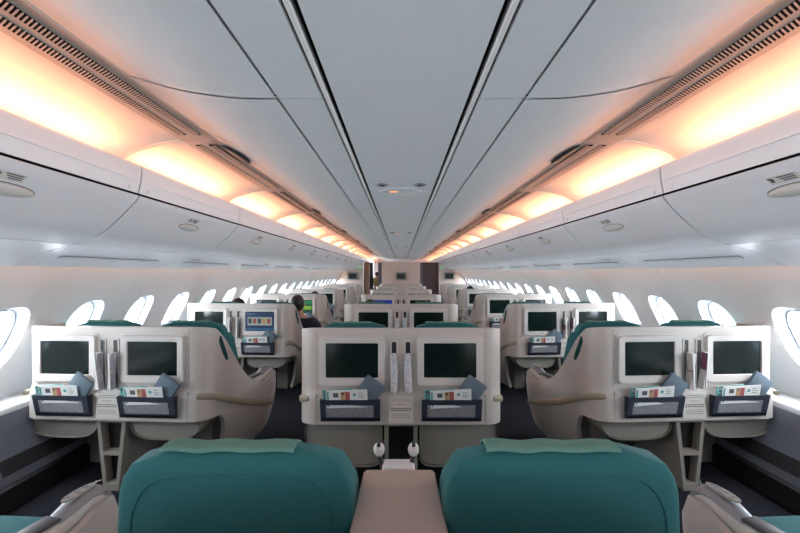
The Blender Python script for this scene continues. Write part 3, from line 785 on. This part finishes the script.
def brochure_mesh(v):
    g = G(); w_, h = (.27, .125) if v else (.20, .12)
    g.box(-w_/2, w_/2, 0, .0035, 0, h, 0); f = -.0006
    def px(x0, x1, z0, z1, mi): g.box(x0, x1, f, 0.0005, z0, z1, mi)
    if v:
        px(-.13, -.118, .01, .115, 1); px(-.09, -.055, .075, .105, 2); px(-.04, -.012, .055, .112, 4); px(-.01, .02, .055, .112, 3)
        px(-.034, -.018, .09, .108, 2); px(.04, .06, .08, .10, 1); px(.075, .11, .07, .074, 2); px(.075, .115, .085, .088, 2); px(.075, .105, .10, .103, 2)
    else:
        px(-.10, .10, .0, .12, 1); px(-.09, -.05, .09, .11, 0); px(-.085, -.03, .07, .076, 0)
    return g.mesh('brochure', ['paper', 'tealp', 'ink', 'red', 'tan'])
def pouch_mesh():
    g = G(); g.box(-.072, .072, 0, .02, 0, .135)
    g.tube([(-.072, .01, .135), (0, .008, .138), (.072, .01, .135)], .005, 6, 1)
    return g.mesh('amenity_pouch', ['pouch', 'navy'], bevel=.007)
def bagm(k):
    g = G()
    n = 9
    def fn(u, v):
        a = 2*PI*u; z = -.0+.26*v; w_ = .016+.010*math.sin(PI*(1-v)*.62+.2)+.002*math.sin(v*23+k)
        return (w_*math.cos(a)+.004*math.sin(v*6+k), -.020*(.35+(1-v))*math.sin(a)*(1 if math.sin(a) > 0 else .4)*1.0-.012, z)
    g.grid(fn, 12, n); g.f.append([i*(n+1)+n for i in range(12)]); g.m.append(0)
    return g.mesh('headset_bag', 'bag', ang=60)
def magm(k):
    g = G(); g.box(-.005, .005, -.035, .012, 0, .25, 0); g.box(-.0065, -.005, -.035, .012, 0, .25, 1); g.box(.0052, .006, -.035, .012, 0.0, .25, 2)
    return g.mesh('magazine', ['paper', 'mag' if k % 2 else 'placard', 'bag'])
GROUPS = 'things in the seat pockets'
def world_of(t, x, y_, z): return t.matrix_basis @ Vector((x, y_, z))
def fill(t, mo, where, level, seed):
    """level 2: everything, 1: pockets only"""
    rnd = random.Random(seed); rz = t.rotation_euler.z
    T = Matrix.Translation(t.location) @ Matrix.Rotation(rz, 4, 'Z')
    for s, side in ((-1, 'left'), (1, 'right')):
        pc = s*(mo+(.006 if 'centre' in where else -.012)); lab = '%s pocket, %s' % (side, where)
        def loose(name, me, x, y_, z, rx, ry, label, cat, grp):
            o = put(name, me, None); o.matrix_basis = T @ Matrix.Translation((x, y_, z)) @ Matrix.Rotation(ry, 4, 'Y') @ Matrix.Rotation(rx, 4, 'X')
            tag(o, label, cat, grp)
        loose('brochure', cached('bro0', lambda: brochure_mesh(0)), pc-.075, -.046, .632, .10, -.07, 'teal brochure behind white one, '+lab, 'brochure', 'brochures in the seat pockets')
        loose('brochure', cached('bro1', lambda: brochure_mesh(1)), pc-.01+rnd.uniform(-.01, .01), -.056, .628, .16, rnd.uniform(-.06, -.02), 'white picture brochure, '+lab, 'brochure', 'brochures in the seat pockets')
        loose('amenity_pouch', cached('pouch', pouch_mesh), pc+.095, -.050, .690, .05, .62, 'tilted blue cloth pouch, '+lab, 'pouch', 'blue pouches in the seat pockets')
        if level == 2:
            sl = '%s slot, %s' % (side, where)
            if 'centre' in where:
                loose('headset_bag', cached('bag%d' % s, lambda: bagm(s)), s*.047, -.008, .72, 0, 0, 'silvery plastic-wrapped bag, '+sl, 'bag', 'plastic-wrapped bags in the slots')
            else:
                for k in range(3 if s < 0 else 2):
                    loose('magazine', cached('mag%d' % (k % 2), lambda k=k: magm(k)), s*.047-.010+.012*k, -.018-.003*k, .725, .06, .10-.09*k+rnd.uniform(-.02, .02),
                          '%s magazine, %s' % (['outer', 'middle', 'inner'][k], sl), 'magazine', 'magazines in the slots')

ROWS = ['nearest row', 'first row ahead', 'second row ahead', 'third row ahead', 'fourth row ahead', 'fifth row ahead', 'sixth row ahead']
P = 1.88
for r in range(7):
    Y = .485 if r == 0 else 2.43+P*(r-1)
    scr = {3: ('vblue', None)}.get(r, (None, None))
    if r == 4: scr = (None, None)
    t, mo = build_pair('centre', -.005 if r == 0 else 0, Y, 0, ('teal twin seat with laminate table between its backs, centre of the nearest row' if r == 0 else 'grey-beige twin seat between the two aisles, '+ROWS[r]), r, scr)
    if r == 1: fill(t, mo, 'centre twin seat, first row ahead', 2, r)
    if r == 2: fill(t, mo, 'centre twin seat, second row ahead', 2, r)
    for s, sn in SIDES:
        Ys = .58 if r == 0 else 2.50+P*(r-1)
        scr = (None, None)
        if s < 0 and r == 2: scr = (None, 'menu')
        if s < 0 and r == 3: scr = (None, 'film')
        t, mo = build_pair('side', s*2.022, Ys, s*math.radians(3), 'grey-beige twin seat by the %s windows, %s' % (sn, ROWS[r]), r, scr, -s)
        if 1 <= r <= 2: fill(t, mo, 'twin seat by the %s windows, %s' % (sn, ROWS[r]), 2, r*3+s)
        elif r in (3, 4): fill(t, mo, 'twin seat by the %s windows, %s' % (sn, ROWS[r]), 1, r*3+s)

# seat track fittings on the floor beside the walls
for s, sn in SIDES:
    for k in range(2):
        yy = 2.42+P*k
        t = thing('floor_fitting', 'dark floor rail with silver clamps near the %s wall, %s' % (sn, ROWS[k+1]), 'floor fitting', (s*2.13, yy, 0), 0, 'seat rails on the floor')
        G().box(-.018, .018, 0, .62, .001, .022).build('rail', 'black', t, bevel=.004)
        for q in (.10, .24): 
            g = G(); g.tube([(-.02, q, .02), (-.02, q+.02, .045), (.02, q+.05, .045), (.02, q+.07, .02)], .006, 8); g.ball((0, q-.02, .028), .018, .02, .012, 8)
            g.build('clamp', 'chrome', t)

# ------------------------------------------------------------------ people
def skinned(name, joints, edges, m, parent, sub=2):
    me = bpy.data.meshes.new(name); me.from_pydata([j[0] for j in joints], edges, []); me.materials.append(M[m])
    o = put(name, me, parent); md = o.modifiers.new('Skin', 'SKIN'); md.use_smooth_shade = True
    sd = me.skin_vertices[0].data
    for i, j in enumerate(joints):
        r = j[1]; sd[i].radius = r if isinstance(r, tuple) else (r, r)
        sd[i].use_root = (i == 0)
    md2 = o.modifiers.new('Sub', 'SUBSURF'); md2.levels = sub; md2.render_levels = sub
    return o
def head(g, c, r=1.0):
    x, y_, z = c
    g.ball((x, y_, z), .075*r, .092*r, .112*r, 14)
    g.ball((x, y_+.088*r, z-.012), .012, .018, .02, 6)
    for s in (-1, 1): g.ball((x+s*.076*r, y_, z-.005), .010, .022, .032, 6)
def person_seated(x, y_, ztop, shirt, hair, label, lean=0, rz=0):
    t = thing('person', label, 'person', (x, y_, .47), rz, 'seated passengers')
    zt = ztop-.47
    hz = zt-.115
    J = [((0, 0, .10), (.15, .12)), ((0, 0, hz*.45), (.14, .10)), ((0, .0, hz-.30), (.165, .10)), ((lean*.5, 0, hz-.19), (.075, .07)), ((lean, .01, hz-.11), (.052, .055)), ((lean, .02, hz), (.07, .085)), ((lean, .02, hz+.07), (.06, .07))]
    E = [(i, i+1) for i in range(6)]
    for s in (-1, 1):
        n = len(J); J += [((s*.19, 0, hz-.235), .055), ((s*.25, .06, hz-.48), .042), ((s*.20, .28, hz-.50), .033), ((s*.19, .36, hz-.50), .028)]
        E += [(2, n), (n, n+1), (n+1, n+2), (n+2, n+3)]
        n = len(J); J += [((s*.10, .12, .07), .085), ((s*.13, .45, .06), .06), ((s*.13, .48, -.30), .045), ((s*.13, .58, -.42), .035)]
        E += [(0, n), (n, n+1), (n+1, n+2), (n+2, n+3)]
    body = skinned('person_body', J, E, 'skin', t)
    # clothes over torso, arms, legs
    JJ = [((0, 0, .10), (.162, .135)), ((0, 0, hz*.45), (.155, .115)), ((0, 0, hz-.30), (.18, .115)), ((lean*.5, 0, hz-.21), (.095, .085))]
    EE = [(0, 1), (1, 2), (2, 3)]
    for s in (-1, 1):
        n = len(JJ); JJ += [((s*.195, 0, hz-.235), .068), ((s*.255, .06, hz-.48), .054), ((s*.205, .27, hz-.50), .044)]; EE += [(2, n), (n, n+1), (n+1, n+2)]
    skinned('jacket', JJ, EE, shirt, t)
    g = G(); g.ball((lean, -.012, hz+.012), .090, .102, .118, 14); g.build('hair', hair, t)
    f = G(); f.ball((lean, .108, hz-.012), .012, .02, .02, 6)
    for s in (-1, 1): f.ball((lean+s*.082, .02, hz-.012), .012, .02, .03, 6)
    f.build('face_detail', 'skin', t)
    return t
person_seated(-1.36, 4.92, 1.205, 'navycloth', 'hair', 'black-haired passenger in a navy jacket leaning toward the aisle beside a lit screen', -.05)
person_seated(-2.20, 4.88, 1.165, 'darkcloth', 'hair', 'passenger by the left windows showing only a dark hair top above the shell')
person_seated(-1.62, 6.80, 1.155, 'darkcloth', 'hair', 'passenger whose dark hair top shows above the third left window-side shell')
person_seated(-.41, 4.78, 1.150, 'darkcloth', 'hairbrown', 'brown-haired passenger in the centre seats before a blue screen')
person_seated(1.66, 8.65, 1.19, 'darkcloth', 'hair', 'black-haired passenger in the right window-side seats far ahead')
# standing crew member in the doorway
t = thing('person', 'dark-haired person in a yellow-green patterned top standing in the left doorway', 'person', (-1.10, 16.4, 0), math.radians(200))
J = [((0, 0, .86), (.13, .11)), ((0, 0, 1.02), (.11, .09)), ((0, 0, 1.20), (.14, .09)), ((0, 0, 1.28), (.07, .06)), ((0, 0, 1.345), (.045, .05)), ((0, .01, 1.42), (.062, .08)), ((0, .01, 1.49), (.055, .065))]
E = [(i, i+1) for i in range(6)]
for s in (-1, 1):
    n = len(J); J += [((s*.16, 0, 1.23), .045), ((s*.20, .02, .98), .036), ((s*.17, .20, .95), .028), ((s*.15, .27, .97), .024)]; E += [(2, n), (n, n+1), (n+1, n+2), (n+2, n+3)]
    n = len(J); J += [((s*.08, 0, .78), .08), ((s*.085, .01, .43), .055), ((s*.085, 0, .08), .038), ((s*.085, .12, .04), .035)]; E += [(0, n), (n, n+1), (n+1, n+2), (n+2, n+3)]
skinned('person_body', J, E, 'skin', t)
JJ = [((0, 0, .84), (.15, .13)), ((0, 0, 1.02), (.125, .105)), ((0, 0, 1.20), (.155, .105)), ((0, 0, 1.29), (.075, .07))]; EE = [(0, 1), (1, 2), (2, 3)]
for s in (-1, 1):
    n = len(JJ); JJ += [((s*.165, 0, 1.23), .057), ((s*.205, .02, .98), .047), ((s*.175, .19, .95), .038)]; EE += [(2, n), (n, n+1), (n+1, n+2)]
skinned('patterned_top', JJ, EE, 'yellowcloth', t)
JJ = [((0, 0, .80), (.145, .125))]; EE = []
for s in (-1, 1):
    n = len(JJ); JJ += [((s*.08, 0, .72), .095), ((s*.085, .01, .43), .068), ((s*.085, 0, .10), .055)]; EE += [(0, n), (n, n+1), (n+1, n+2)]
skinned('trousers', JJ, EE, 'darkcloth', t)
g = G(); g.ball((0, -.005, 1.455), .080, .098, .10, 14); g.ball((0, -.10, 1.47), .035, .04, .035, 8); g.build('hair', 'hair', t)
